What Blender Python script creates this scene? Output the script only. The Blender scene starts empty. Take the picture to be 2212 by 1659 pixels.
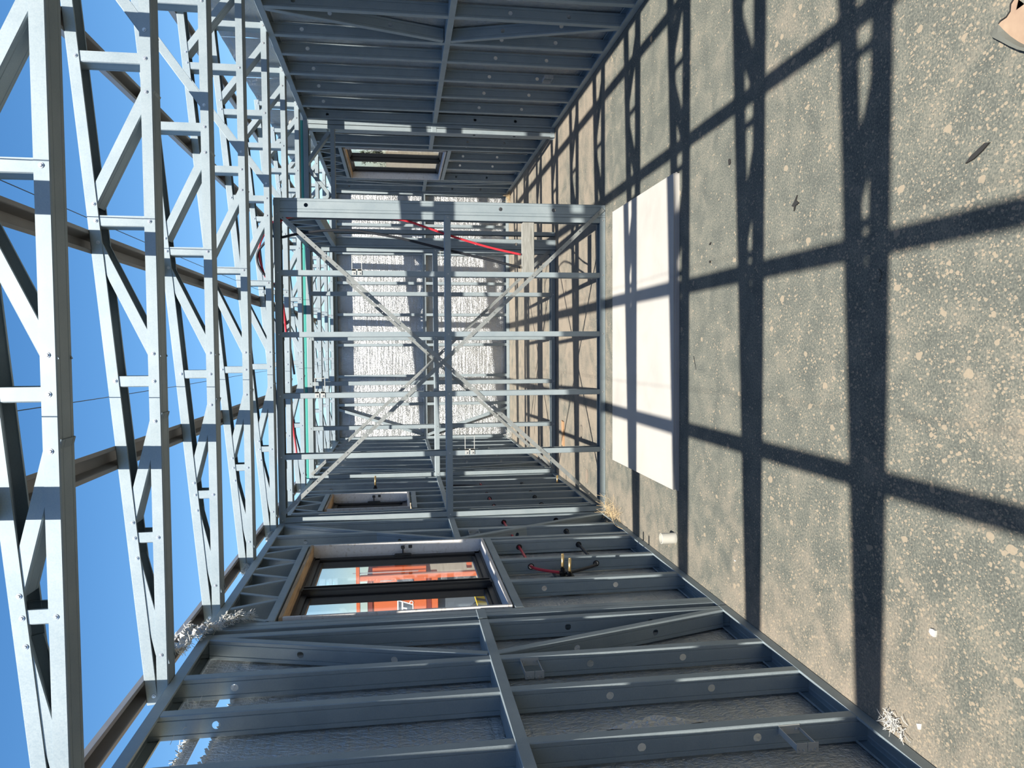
import bpy, bmesh, math, random
from mathutils import Vector, Matrix
random.seed(7)
C = bpy.context.scene.collection
PI = math.pi
V = Vector

# ------------------------------------------------------------------ camera
W_PX, H_PX, F_PX = 2212.0, 1659.0, 1642.98
YAW, PITCH, ROLL, CAM_Z = -0.0455, 0.1475, -0.0125, 1.5896
def camera():
    sy, cy, sp, cp = math.sin(YAW), math.cos(YAW), math.sin(PITCH), math.cos(PITCH)
    fwd = V((sy*cp, cy*cp, -sp)); right = V((cy, -sy, 0)); up = right.cross(fwd)
    cr, sr = math.cos(ROLL), math.sin(ROLL)
    r = cr*right + sr*up; u = -sr*right + cr*up
    cd = bpy.data.cameras.new('camera'); cam = bpy.data.objects.new('camera', cd); C.objects.link(cam)
    cd.sensor_fit = 'HORIZONTAL'; cd.sensor_width = 36.0; cd.lens = 36.0*F_PX/W_PX
    cd.clip_start = 0.02; cd.clip_end = 900
    # the phone was held turned a quarter: picture right = down in the place
    X, Y, Z = -u, r, -fwd
    cam.matrix_world = Matrix(((X.x, Y.x, Z.x, 0), (X.y, Y.y, Z.y, 0), (X.z, Y.z, Z.z, CAM_Z), (0, 0, 0, 1)))
    bpy.context.scene.camera = cam
camera()

# ------------------------------------------------------------------ light
sc = bpy.context.scene
sc.view_settings.view_transform = 'Standard'
sc.view_settings.look = 'None'
sc.view_settings.gamma = 1.0
sc.view_settings.use_curve_mapping = False
sc.view_settings.exposure = 0.16
SUN_EL = math.radians(52.9)
world = bpy.data.worlds.new('sky'); sc.world = world; world.use_nodes = True
nt = world.node_tree; nt.nodes.clear()
sky = nt.nodes.new('ShaderNodeTexSky'); sky.sky_type = 'NISHITA'; sky.sun_disc = False
sky.sun_elevation = SUN_EL; sky.sun_rotation = PI; sky.air_density = 1.0; sky.dust_density = 0.6; sky.ozone_density = 2.2
bg = nt.nodes.new('ShaderNodeBackground'); bg.inputs['Strength'].default_value = 0.16
wo = nt.nodes.new('ShaderNodeOutputWorld')
hs = nt.nodes.new('ShaderNodeHueSaturation'); hs.inputs['Saturation'].default_value = 1.30; nt.links.new(sky.outputs[0], hs.inputs['Color']); nt.links.new(hs.outputs[0], bg.inputs[0]); nt.links.new(bg.outputs[0], wo.inputs[0])
sd = bpy.data.lights.new('sun', 'SUN'); sd.energy = 9.0; sd.angle = math.radians(0.6); sd.color = (1.0, 0.94, 0.84)
sun = bpy.data.objects.new('sun', sd); C.objects.link(sun)
sun.rotation_euler = V((-0.0215, 0.757, -1.0)).to_track_quat('-Z', 'Y').to_euler()

# ------------------------------------------------------------------ materials
def mat(name, col, rough=0.6, metal=0.0, spec=0.5):
    m = bpy.data.materials.new(name); m.use_nodes = True
    b = m.node_tree.nodes['Principled BSDF']
    b.inputs['Base Color'].default_value = (*col, 1); b.inputs['Roughness'].default_value = rough
    b.inputs['Metallic'].default_value = metal; b.inputs['Specular IOR Level'].default_value = spec
    return m
def N(m, t): return m.node_tree.nodes.new(t)
def L(m, a, b): m.node_tree.links.new(a, b)
def bsdf(m): return m.node_tree.nodes['Principled BSDF']
def ramp(m, src, stops):
    r = N(m, 'ShaderNodeValToRGB'); L(m, src, r.inputs[0])
    while len(r.color_ramp.elements) < len(stops): r.color_ramp.elements.new(0.5)
    for e, (p, c) in zip(r.color_ramp.elements, stops):
        e.position = p; e.color = (*c, 1) if len(c) == 3 else c
    return r.outputs[0]
def noise(m, scale, detail=4, coord=None, rough=0.55, dist=0.0):
    n = N(m, 'ShaderNodeTexNoise'); n.inputs['Scale'].default_value = scale; n.inputs['Detail'].default_value = detail
    n.inputs['Roughness'].default_value = rough; n.inputs['Distortion'].default_value = dist
    if coord is not None: L(m, coord, n.inputs['Vector'])
    return n.outputs[0]
def objco(m, sc_=(1, 1, 1), rot=(0, 0, 0)):
    t = N(m, 'ShaderNodeTexCoord'); mp = N(m, 'ShaderNodeMapping'); mp.inputs['Scale'].default_value = sc_
    mp.inputs['Rotation'].default_value = rot
    L(m, t.outputs['Object'], mp.inputs[0]); return mp.outputs[0]
def mixc(m, fac, a, b):
    x = N(m, 'ShaderNodeMix'); x.data_type = 'RGBA'
    if isinstance(fac, float): x.inputs[0].default_value = fac
    else: L(m, fac, x.inputs[0])
    for k, v in ((6, a), (7, b)):
        if isinstance(v, tuple): x.inputs[k].default_value = (*v, 1)
        else: L(m, v, x.inputs[k])
    return x.outputs[2]
def math_(m, op, a, b=None, clamp=False):
    x = N(m, 'ShaderNodeMath'); x.operation = op; x.use_clamp = clamp
    for k, v in ((0, a), (1, b)):
        if v is None: continue
        if isinstance(v, (int, float)): x.inputs[k].default_value = v
        else: L(m, v, x.inputs[k])
    return x.outputs[0]
def bump(m, h, strength=0.2, dist=0.01):
    b = N(m, 'ShaderNodeBump'); b.inputs['Strength'].default_value = strength; b.inputs['Distance'].default_value = dist
    L(m, h, b.inputs['Height']); L(m, b.outputs[0], bsdf(m).inputs['Normal'])

def galv(name, c1, c2, metal=0.35, rough=0.48):
    m = mat(name, c1, rough, metal)
    co = objco(m)
    n1 = noise(m, 260, 3, co); n2 = noise(m, 9, 4, co)
    f = math_(m, 'ADD', math_(m, 'MULTIPLY', n1, 0.6), math_(m, 'MULTIPLY', n2, 0.5))
    L(m, ramp(m, f, [(0.35, c1), (0.75, c2)]), bsdf(m).inputs['Base Color'])
    L(m, ramp(m, n1, [(0.3, (rough-0.06,)*3), (0.7, (rough+0.1,)*3)]), bsdf(m).inputs['Roughness'])
    return m
STEEL = galv('galvanised_steel', (0.265, 0.325, 0.355), (0.365, 0.42, 0.44), 0.45, 0.57)
STRAP = galv('strap_steel', (0.22, 0.24, 0.235), (0.40, 0.42, 0.41), 0.5, 0.45)
BRACK = mat('bracket_zinc', (0.50, 0.51, 0.49), 0.45, 0.3)
SCREW = mat('screw_zinc', (0.62, 0.63, 0.64), 0.34, 0.8)
TEAL = mat('teal_film', (0.07, 0.36, 0.31), 0.4)
def foil_mat(name, tint, scale):
    m = mat(name, tint, 0.36, 0.88)
    co = objco(m)
    w = noise(m, 60, 4, objco(m, (1, 1, 0.5)), dist=1.2)
    n = noise(m, 4, 5, co, dist=0.4)
    cre = noise(m, 9, 3, objco(m, (0.25, 0.25, 3.0)), dist=0.3)
    fine = noise(m, 300, 2, co)
    h = math_(m, 'ADD', math_(m, 'MULTIPLY', w, 0.55), math_(m, 'ADD', math_(m, 'MULTIPLY', n, 0.8), math_(m, 'ADD', math_(m, 'MULTIPLY', fine, 0.12), math_(m, 'MULTIPLY', cre, 0.5))))
    bump(m, h, 0.9, 0.02)
    L(m, ramp(m, n, [(0.35, tuple(x*0.86 for x in tint)), (0.65, tint)]), bsdf(m).inputs['Base Color'])
    return m
FOIL = foil_mat('foil_wall_wrap', (0.74, 0.755, 0.76), 1)
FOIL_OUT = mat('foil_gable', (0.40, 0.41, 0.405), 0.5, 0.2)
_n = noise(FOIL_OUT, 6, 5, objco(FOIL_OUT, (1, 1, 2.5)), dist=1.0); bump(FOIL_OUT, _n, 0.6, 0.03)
FLUFF = mat('torn_fibre', (0.72, 0.71, 0.66), 0.8, 0.1)
WOODW = mat('primed_timber', (0.56, 0.54, 0.51), 0.65)
_n = noise(WOODW, 14, 5, objco(WOODW, (4, 0.6, 4)), dist=0.8)
L(WOODW, ramp(WOODW, _n, [(0.32, (0.46, 0.42, 0.37)), (0.42, (0.60, 0.58, 0.555)), (0.8, (0.66, 0.645, 0.63))]), bsdf(WOODW).inputs['Base Color'])
WOODT = mat('raw_timber_edge', (0.48, 0.30, 0.15), 0.7)
_n = noise(WOODT, 10, 5, objco(WOODT, (6, 0.5, 6)), dist=0.6)
L(WOODT, ramp(WOODT, _n, [(0.35, (0.33, 0.22, 0.13)), (0.6, (0.52, 0.34, 0.18)), (0.8, (0.45, 0.42, 0.38))]), bsdf(WOODT).inputs['Base Color'])
WOODG = mat('weathered_timber', (0.36, 0.36, 0.33), 0.8)
_n = noise(WOODG, 16, 6, objco(WOODG, (0.5, 3, 5)), dist=1.2)
L(WOODG, ramp(WOODG, _n, [(0.3, (0.18, 0.18, 0.16)), (0.6, (0.29, 0.29, 0.265)), (0.8, (0.34, 0.34, 0.31))]), bsdf(WOODG).inputs['Base Color'])
TAPBOARD = mat('tap_board_timber', (0.13, 0.13, 0.115), 0.8)
ALU = mat('dark_aluminium', (0.028, 0.026, 0.026), 0.42, 0.2)
BLACK = mat('black_plastic', (0.012, 0.012, 0.014), 0.4)
BLACKPIPE = mat('black_lagged_pipe', (0.016, 0.019, 0.025), 0.55)
REDPIPE = mat('red_pipe', (0.62, 0.035, 0.05), 0.38)
BRASS = mat('brass', (0.62, 0.44, 0.20), 0.32, 0.85)
PVC = mat('white_pvc', (0.52, 0.51, 0.455), 0.35)
STRAW = mat('straw', (0.50, 0.38, 0.22), 0.85)
DARKCHIP = mat('dark_chip', (0.02, 0.02, 0.02), 0.8)
WHITEBIT = mat('white_scrap', (0.46, 0.46, 0.44), 0.7)
SHEET = mat('fibre_cement', (0.72, 0.69, 0.64), 0.75)
_n = noise(SHEET, 2.2, 5, objco(SHEET), dist=0.3); _n2 = noise(SHEET, 60, 3, objco(SHEET, (1, 0.1, 1)))
L(SHEET, mixc(SHEET, math_(SHEET, 'MULTIPLY', _n2, 0.2), ramp(SHEET, _n, [(0.3, (0.36, 0.345, 0.32)), (0.5, (0.42, 0.405, 0.375)), (0.8, (0.45, 0.435, 0.41))]), (0.36, 0.345, 0.315)), bsdf(SHEET).inputs['Base Color'])
PURLIN = galv('purlin_steel', (0.24, 0.232, 0.22), (0.32, 0.305, 0.29), 0.3, 0.5)  # warm tint stands in for brown light bounced off the earth

def glass_mat():
    m = bpy.data.materials.new('window_glass'); m.use_nodes = True; t = m.node_tree; t.nodes.clear()
    o = t.nodes.new('ShaderNodeOutputMaterial'); mx = t.nodes.new('ShaderNodeMixShader'); fr = t.nodes.new('ShaderNodeFresnel')
    t.nodes.remove(fr); ge = t.nodes.new('ShaderNodeNewGeometry'); dt = t.nodes.new('ShaderNodeVectorMath'); dt.operation = 'DOT_PRODUCT'
    t.links.new(ge.outputs['Normal'], dt.inputs[0]); t.links.new(ge.outputs['Incoming'], dt.inputs[1])
    def mm(op, a, b):
        x = t.nodes.new('ShaderNodeMath'); x.operation = op
        for k, v in ((0, a), (1, b)):
            if isinstance(v, (int, float)): x.inputs[k].default_value = v
            else: t.links.new(v, x.inputs[k])
        return x.outputs[0]
    ab = t.nodes.new('ShaderNodeMath'); ab.operation = 'ABSOLUTE'; t.links.new(dt.outputs['Value'], ab.inputs[0])
    fac = mm('ADD', mm('MULTIPLY', mm('POWER', mm('SUBTRACT', 1.0, ab.outputs[0]), 5.0), 0.9), 0.035)
    tr = t.nodes.new('ShaderNodeBsdfTransparent'); tr.inputs[0].default_value = (0.90, 0.91, 0.92, 1)
    gl = t.nodes.new('ShaderNodeBsdfGlossy'); gl.inputs['Roughness'].default_value = 0.02; gl.inputs[0].default_value = (0.8, 0.85, 0.9, 1)
    t.links.new(fac, mx.inputs[0]); t.links.new(tr.outputs[0], mx.inputs[1]); t.links.new(gl.outputs[0], mx.inputs[2])
    t.links.new(mx.outputs[0], o.inputs[0]); return m
GLASS = glass_mat()

def floor_mat():
    m = mat('slab_membrane', (0.16, 0.17, 0.16), 0.85, 0, 0.3)
    co = objco(m)
    sep = N(m, 'ShaderNodeSeparateXYZ'); L(m, co, sep.inputs[0])
    big = noise(m, 1.1, 5, co, dist=0.4); mid = noise(m, 7, 5, co, dist=0.5); fine = noise(m, 130, 3, co); fib = noise(m, 34, 4, objco(m, (1, 3.2, 1), (0, 0, 0.7)), dist=2.0)
    grey = ramp(m, math_(m, 'ADD', math_(m, 'MULTIPLY', mid, 0.35), math_(m, 'MULTIPLY', fine, 0.65)), [(0.40, (0.080, 0.087, 0.078)), (0.50, (0.118, 0.125, 0.108)), (0.60, (0.18, 0.176, 0.143))])
    # tan dust: more beyond the near partition and along the left wall
    far = math_(m, 'MULTIPLY', math_(m, 'SUBTRACT', sep.outputs[1], 5.1), 0.30)
    nearleft = math_(m, 'MULTIPLY', math_(m, 'SUBTRACT', -0.72, sep.outputs[0]), 0.50)
    back = math_(m, 'MULTIPLY', math_(m, 'SUBTRACT', 2.0, sep.outputs[1]), 0.10)
    msk = math_(m, 'ADD', math_(m, 'MAXIMUM', math_(m, 'MINIMUM', far, 0.36), math_(m, 'MAXIMUM', math_(m, 'MAXIMUM', nearleft, back), -0.05)), math_(m, 'MULTIPLY', math_(m, 'SUBTRACT', big, 0.5), 0.9))
    msk = math_(m, 'ADD', msk, math_(m, 'MULTIPLY', math_(m, 'SUBTRACT', mid, 0.5), 0.7))
    msk = math_(m, 'ADD', msk, math_(m, 'MULTIPLY', math_(m, 'SUBTRACT', fib, 0.5), 0.5))
    dust = ramp(m, msk, [(0.05, (0, 0, 0)), (0.50, (0.92, 0.92, 0.92))])
    tan = ramp(m, fine, [(0.3, (0.21, 0.175, 0.138)), (0.7, (0.295, 0.25, 0.195))])
    col = mixc(m, dust, grey, tan)
    # pale spots of dried splatter
    def spots(scale, r0, r1, dens, seed):
        v = N(m, 'ShaderNodeTexVoronoi'); v.inputs['Scale'].default_value = scale; v.inputs['Randomness'].default_value = 1.0
        wob = N(m, 'ShaderNodeMapping'); wob.inputs['Location'].default_value = (seed, seed*0.37, 0); wob.inputs['Scale'].default_value = (1.0, 0.72, 1.0); wob.inputs['Rotation'].default_value = (0, 0, -0.5)
        L(m, co, wob.inputs[0])
        ds = N(m, 'ShaderNodeVectorMath'); ds.operation = 'ADD'; L(m, wob.outputs[0], ds.inputs[0])
        nz = N(m, 'ShaderNodeTexNoise'); nz.inputs['Scale'].default_value = scale*1.4
        L(m, co, nz.inputs['Vector'])
        sc2 = N(m, 'ShaderNodeVectorMath'); sc2.operation = 'SCALE'; sc2.inputs['Scale'].default_value = 0.5/scale
        L(m, nz.outputs['Color'], sc2.inputs[0]); L(m, sc2.outputs[0], ds.inputs[1]); L(m, ds.outputs[0], v.inputs['Vector'])
        cs = N(m, 'ShaderNodeSeparateColor'); L(m, v.outputs['Color'], cs.inputs[0])
        big2 = noise(m, 2.6, 4, co)
        d = math_(m, 'ADD', dens, math_(m, 'MULTIPLY', math_(m, 'SUBTRACT', big2, 0.5), 0.8))
        on = math_(m, 'LESS_THAN', cs.outputs[0], d)
        rad = math_(m, 'ADD', r0, math_(m, 'MULTIPLY', cs.outputs[1], r1-r0))
        s = math_(m, 'LESS_THAN', v.outputs['Distance'], rad)
        return math_(m, 'MULTIPLY', on, s)
    near = math_(m, 'ADD', math_(m, 'MULTIPLY', math_(m, 'SUBTRACT', 3.7, sep.outputs[1]), 0.24), math_(m, 'MULTIPLY', sep.outputs[0], -0.05), clamp=True)
    near = math_(m, 'ADD', near, 0.10)
    sp = math_(m, 'MAXIMUM', spots(78, 0.16, 0.44, math_(m, 'MULTIPLY', near, 1.1), 0.0), math_(m, 'MAXIMUM', spots(150, 0.14, 0.36, math_(m, 'ADD', near, 0.02), 3.1), spots(26, 0.10, 0.36, math_(m, 'MULTIPLY', near, 0.42), 7.7)))
    col = mixc(m, math_(m, 'MULTIPLY', sp, 0.85), col, (0.30, 0.25, 0.183))
    L(m, col, bsdf(m).inputs['Base Color'])
    bump(m, math_(m, 'ADD', fine, math_(m, 'MULTIPLY', sp, 0.6)), 0.25, 0.003)
    return m
FLOORM = floor_mat()
GROUND = mat('dry_grass_ground', (0.42, 0.33, 0.20), 0.95)
_a = noise(GROUND, 1.2, 6, objco(GROUND)); _b = noise(GROUND, 14, 5, objco(GROUND))
L(GROUND, ramp(GROUND, math_(GROUND, 'ADD', math_(GROUND, 'MULTIPLY', _a, 0.5), math_(GROUND, 'MULTIPLY', _b, 0.5)), [(0.35, (0.20, 0.16, 0.10)), (0.5, (0.30, 0.245, 0.16)), (0.7, (0.36, 0.30, 0.20))]), bsdf(GROUND).inputs['Base Color'])
ORANGE = mat('orange_paint', (0.60, 0.14, 0.045), 0.5)
REDBROWN = mat('dark_red_paint', (0.20, 0.045, 0.03), 0.5)
LOGOG = mat('logo_grey', (0.10, 0.12, 0.14), 0.5)
LOGOW = mat('logo_white', (0.85, 0.85, 0.82), 0.5)
YELLOW = mat('hazard_yellow', (0.85, 0.62, 0.03), 0.5)
SOIL = mat('dark_soil', (0.09, 0.065, 0.045), 0.95)
LEAF = mat('tree_leaves', (0.10, 0.115, 0.06), 0.8)
BARK = mat('tree_bark', (0.14, 0.11, 0.09), 0.9)
PIT = mat('rusty_timber', (0.36, 0.22, 0.12), 0.85)

# ------------------------------------------------------------------ helpers
def link(name, bm, m, parent=None, smooth=False, solid=0.0):
    me = bpy.data.meshes.new(name); bm.normal_update(); bm.to_mesh(me); bm.free(); me.materials.append(m)
    if smooth:
        for p in me.polygons: p.use_smooth = True
    o = bpy.data.objects.new(name, me); C.objects.link(o)
    if parent is not None: put(o, parent)
    if solid:
        md = o.modifiers.new('thickness', 'SOLIDIFY'); md.thickness = solid; md.offset = 0.0
    return o
def put(o, parent):
    o.parent = parent
    o.matrix_parent_inverse = Matrix.Translation(parent.location).inverted()
def tag(o, label, cat, group=None):
    o['label'] = label; o['category'] = cat
    if group: o['group'] = group
    return o
def struct(o):
    o['kind'] = 'structure'; return o
def empty(name, loc, label=None, cat=None, group=None):
    o = bpy.data.objects.new(name, None); o.empty_display_size = 0.1; o.location = loc; C.objects.link(o)
    if label: tag(o, label, cat, group)
    return o
def copy_tree(o, delta, label):
    r = o.copy(); r.location = o.location + delta; C.objects.link(r); r['label'] = label
    for ch in list(o.children):
        c = ch.copy(); C.objects.link(c); c.parent = r; c.matrix_parent_inverse = ch.matrix_parent_inverse.copy()
        for g in list(ch.children):
            d = g.copy(); C.objects.link(d); d.parent = c; d.matrix_parent_inverse = g.matrix_parent_inverse.copy()
    return r
def box(bm, lo, hi, bev=0.0):
    lo = V(lo); hi = V(hi)
    r = bmesh.ops.create_cube(bm, size=1.0)
    for v in r['verts']:
        v.co = V(((lo.x+hi.x)/2 + v.co.x*(hi.x-lo.x), (lo.y+hi.y)/2 + v.co.y*(hi.y-lo.y), (lo.z+hi.z)/2 + v.co.z*(hi.z-lo.z)))
    if bev:
        es = {e for v in r['verts'] for e in v.link_edges}
        bmesh.ops.bevel(bm, geom=list(es), offset=bev, segments=2, affect='EDGES')
def obox(bm, p0, p1, u, wu, wv):
    """bar from p0 to p1, width wu along u, wv along the third axis"""
    p0, p1, u = V(p0), V(p1), V(u).normalized(); t = (p1-p0).normalized(); w = t.cross(u).normalized()
    a = [p + u*su*wu/2 + w*sw*wv/2 for p in (p0, p1) for su, sw in ((-1, -1), (1, -1), (1, 1), (-1, 1))]
    vs = [bm.verts.new(q) for q in a]
    for f in ((0, 1, 2, 3), (7, 6, 5, 4), (0, 4, 5, 1), (1, 5, 6, 2), (2, 6, 7, 3), (3, 7, 4, 0)): bm.faces.new([vs[i] for i in f])
def cyl(bm, p0, p1, r0, r1=None, n=16, cap=True):
    p0, p1 = V(p0), V(p1); r1 = r0 if r1 is None else r1
    t = (p1-p0).normalized(); a = t.orthogonal().normalized(); b = t.cross(a)
    A = [bm.verts.new(p0 + (a*math.cos(2*PI*i/n)+b*math.sin(2*PI*i/n))*r0) for i in range(n)]
    B = [bm.verts.new(p1 + (a*math.cos(2*PI*i/n)+b*math.sin(2*PI*i/n))*r1) for i in range(n)]
    for i in range(n): bm.faces.new((A[i], A[(i+1) % n], B[(i+1) % n], B[i]))
    if cap: bm.faces.new(A[::-1]); bm.faces.new(B)
def smooth_path(pts, k=6):
    pts = [V(p) for p in pts]; out = []
    for i in range(len(pts)-1):
        p0 = pts[max(i-1, 0)]; p1 = pts[i]; p2 = pts[i+1]; p3 = pts[min(i+2, len(pts)-1)]
        for j in range(k):
            t = j/k
            out.append(0.5*((2*p1) + (p2-p0)*t + (2*p0-5*p1+4*p2-p3)*t*t + (3*p1-p0-3*p2+p3)*t**3))
    out.append(pts[-1]); return out
def tube(bm, pts, r, n=10):
    prev = None; ref = None
    for i, p in enumerate(pts):
        t = (pts[min(i+1, len(pts)-1)] - pts[max(i-1, 0)]).normalized()
        ref = t.orthogonal().normalized() if ref is None else (ref - t*ref.dot(t)).normalized()
        b = t.cross(ref)
        ring = [bm.verts.new(p + (ref*math.cos(2*PI*k/n)+b*math.sin(2*PI*k/n))*r) for k in range(n)]
        if prev:
            for k in range(n): bm.faces.new((prev[k], prev[(k+1) % n], ring[(k+1) % n], ring[k]))
        else: bm.faces.new(ring[::-1])
        prev = ring
    bm.faces.new(prev)
def csec(name, parent, p0, p1, u, v, W=0.09, F=0.04, lip=0.009, holes=(), m=None, ribs=True, cut0=0.0, cut1=0.0, smallholes=()):
    """cold rolled C section. web centred on p0-p1 with width W along u, flanges stand out along v. holes: distances along it"""
    p0, p1, u, v = V(p0), V(p1), V(u).normalized(), V(v).normalized(); t = (p1-p0); LN = t.length; t.normalize()
    h = W/2; c = 0.0165; ch = 0.0028
    prof = [(-h+lip, F), (-h, F), (-h, ch), (-h+ch, 0)]
    if ribs and W > 0.07: prof += [(-h*0.62-0.001, 0), (-h*0.62+0.0015, 0.0030), (-h*0.62+0.004, 0)]
    prof += [(-c, 0), (c, 0)]; ic = len(prof)-2
    if ribs and W > 0.07: prof += [(h*0.62-0.004, 0), (h*0.62-0.0015, 0.0030), (h*0.62+0.001, 0)]
    prof += [(h-ch, 0), (h, ch), (h, F), (h-lip, F)]
    bm = bmesh.new()
    def P(a, b, s): return p0 + u*a + v*b + t*s
    holes = sorted(x for x in holes if c < x < LN-c)
    for i in range(len(prof)-1):
        (a0, b0), (a1, b1) = prof[i], prof[i+1]
        if i == ic and holes:
            s = 0.0
            def quad(sa, sb):
                bm.faces.new([bm.verts.new(P(*q)) for q in ((a0, 0, sa), (a1, 0, sa), (a1, 0, sb), (a0, 0, sb))])
            for x in holes:
                quad(s, x-c)
                n = 16; ring = []; outer = []
                for k in range(n):
                    an = 2*PI*k/n; ca, sa_ = math.cos(an), math.sin(an); q = c/max(abs(ca), abs(sa_))
                    ring.append(bm.verts.new(P(ca*0.0148, 0, x+sa_*0.0148))); outer.append(bm.verts.new(P(ca*q, 0, x+sa_*q)))
                for k in range(n): bm.faces.new((outer[k], outer[(k+1) % n], ring[(k+1) % n], ring[k]))
                s = x+c
            quad(s, LN)
        else:
            bm.faces.new([bm.verts.new(P(*q)) for q in ((a0, b0, 0), (a1, b1, 0), (a1, b1, LN), (a0, b0, LN))])
    bmesh.ops.remove_doubles(bm, verts=bm.verts, dist=0.00005)
    return link(name, bm, m or STEEL, parent, solid=0.0016)
_screw = {}
def screw(parent, p, nrm, name='screw', r=0.0046):
    key = tuple(round(x, 2) for x in nrm)+(r,)
    if key not in _screw:
        bm = bmesh.new(); n = V(nrm)
        cyl(bm, V((0, 0, 0)), n*0.0012, r*1.6, n=14); cyl(bm, n*0.0012, n*0.0045, r, r*0.75, n=14)
        me = bpy.data.meshes.new('screw'); bm.to_mesh(me); bm.free(); me.materials.append(SCREW); _screw[key] = me
    o = bpy.data.objects.new(name, _screw[key]); C.objects.link(o); o.location = p; put(o, parent); return o

XL, XR, HW = -1.268, 2.231, 2.473          # inner faces of the side frames, height of the frames
Y1, Y2, Y3 = 5.738, 7.640, 10.903          # faces of the two partitions and the end wall
HOLES = (0.407, 0.812, 2.24)

# ------------------------------------------------------------------ setting: slab, wraps, ground
bm = bmesh.new(); box(bm, (-1.40, -3.1, -0.12), (2.40, 11.03, 0.0))
struct(link('floor', bm, FLOORM))
bm = bmesh.new(); box(bm, (-120, -60, -0.42), (120, 200, -0.32))
g = struct(link('ground', bm, GROUND))

def sheet_grid(bm, org, ex, ey, nx, ny, amp, nrm, keep=lambda a, b: True, seed=1):
    rnd = random.Random(seed); ph = [rnd.uniform(0, 6.28) for _ in range(8)]
    ex, ey, org, nrm = V(ex), V(ey), V(org), V(nrm); g = {}
    for i in range(nx+1):
        for j in range(ny+1):
            a, b = i/nx, j/ny; X = a*ex.length; Yv = b*ey.length
            w = math.sin(X*14+ph[0])*0.4+math.sin(X*5.1+Yv*3+ph[1])*0.5+math.sin(Yv*11+X*2+ph[2])*0.3+rnd.uniform(-0.35, 0.35)
            g[i, j] = bm.verts.new(org+ex*a+ey*b+nrm*(w*amp))
    for i in range(nx):
        for j in range(ny):
            if keep((i+0.5)/nx, (j+0.5)/ny): bm.faces.new((g[i, j], g[i+1, j], g[i+1, j+1], g[i, j+1]))
def wrap_panels(bm, axis, const, rects, amp, nrm, seed):
    for k, (a0, a1, z0, z1) in enumerate(rects):
        na = max(1, int((a1-a0)/0.06)); nz = max(1, int((z1-z0)/0.08))
        if axis == 'x': sheet_grid(bm, (const, a0, z0), (0, a1-a0, 0), (0, 0, z1-z0), na, nz, amp, nrm, seed=seed+k)
        else: sheet_grid(bm, (a0, const, z0), (a1-a0, 0, 0), (0, 0, z1-z0), na, nz, amp, nrm, seed=seed+k)
# left wrap with the two window openings, a long slot and a torn top near the camera
bm = bmesh.new()
wrap_panels(bm, 'x', -1.3665, [(-3.0, 1.0, 0, 2.45), (1.0, 3.62, 0, 2.25), (3.62, 5.05, 0, 1.02), (3.62, 5.05, 2.19, 2.30), (5.05, 6.13, 0, 2.30), (6.13, 6.83, 0, 1.47), (6.13, 6.83, 2.22, 2.30), (6.83, 11.0, 0, 2.30),  # first panel, behind the camera, added to keep out ground light
    (3.20, 3.62, 2.25, 2.30), (3.12, 3.20, 2.25, 2.30), (3.10, 11.0, 2.30, 2.47)], 0.0016, (1, 0, 0), 3)
# torn flap between the slot and the top plate
pts_top = []; pts_bot = []; rr = random.Random(5); y = 1.0
while y < 3.10:
    base = 2.345 if y < 2.80 else 2.345 + (y-2.80)*0.42
    pts_top.append((y, base + rr.uniform(-0.008, 0.008))); pts_bot.append((y, 2.302)); y += 0.02
pts_top.append((3.10, 2.47)); pts_bot.append((3.10, 2.302))
vt = [bm.verts.new((-1.3665, a, b)) for a, b in pts_top]; vb = [bm.verts.new((-1.3665, a, b)) for a, b in pts_bot]
for i in range(len(vt)-1): bm.faces.new((vb[i], vb[i+1], vt[i+1], vt[i]))
wl = struct(link('wall_left', bm, FOIL, solid=0.001))
# frayed white edge under the slot
bm = bmesh.new(); y = 1.0
while y < 3.12:
    z = 2.25+rr.uniform(-0.003, 0.003); obox(bm, (-1.362, y, z-0.004), (-1.362+rr.uniform(-0.004, 0.006), y+0.022, z+rr.uniform(0.002, 0.012)), (1, 0, 0), 0.002, 0.010); y += 0.018
link('frayed_edge', bm, FLUFF, wl)
bm = bmesh.new(); y = 2.0
while y < 2.9:
    for _ in range(3):
        z = 2.34; q = V((-1.362, y+rr.uniform(-.01, .01), z)); obox(bm, q, q+V((rr.uniform(-.01, .012), rr.uniform(-.014, .014), rr.uniform(.004, .024))), (1, 0, 0), 0.0015, 0.002)
    y += 0.02
link('frayed_edge', bm, FLUFF, wl)
bm = bmesh.new(); rows = []
for i in range(15):
    t = i/14; z = 0.865-t*0.365; w = 0.075*math.sin(PI*t)**0.7+0.004; yc_ = 2.598+0.030*math.sin(PI*t)
    rows.append([bm.verts.new((-1.3655+0.026*math.sin(PI*t)*math.sin(PI*min(1, k/5*1.1))*(0.7+0.3*math.sin(k*2.3+i)), yc_-w/2+w*k/6, z+0.006*math.sin(k*3+i))) for k in range(7)])
for r0, r1 in zip(rows, rows[1:]):
    for k in range(6): bm.faces.new((r0[k], r1[k], r1[k+1], r0[k+1]))
link('wrinkled_fold', bm, FOIL, wl, solid=0.0008)
bm = bmesh.new()
for z, y, l in ((0.835, 2.588, 0.035), (0.530, 2.588, 0.022)):
    vs = [bm.verts.new((-1.3645, y+b, z+a)) for a, b in ((l, 0.0), (0.3*l, 0.006), (-l, 0.004), (-0.2*l, -0.004))]; bm.faces.new(vs)
link('slit', bm, DARKCHIP, wl, solid=0.0008)
bm = bmesh.new()
wrap_panels(bm, 'x', 2.3305, [(-3.0, 3.4, 0, 2.47), (3.4, 8.64, 0, 2.47), (8.64, 10.10, 0, 1.0), (8.64, 10.10, 2.2, 2.47), (10.10, 11.0, 0, 2.47)], 0.0016, (-1, 0, 0), 33)  # unseen first panel added to close the gap to bright ground
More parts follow.
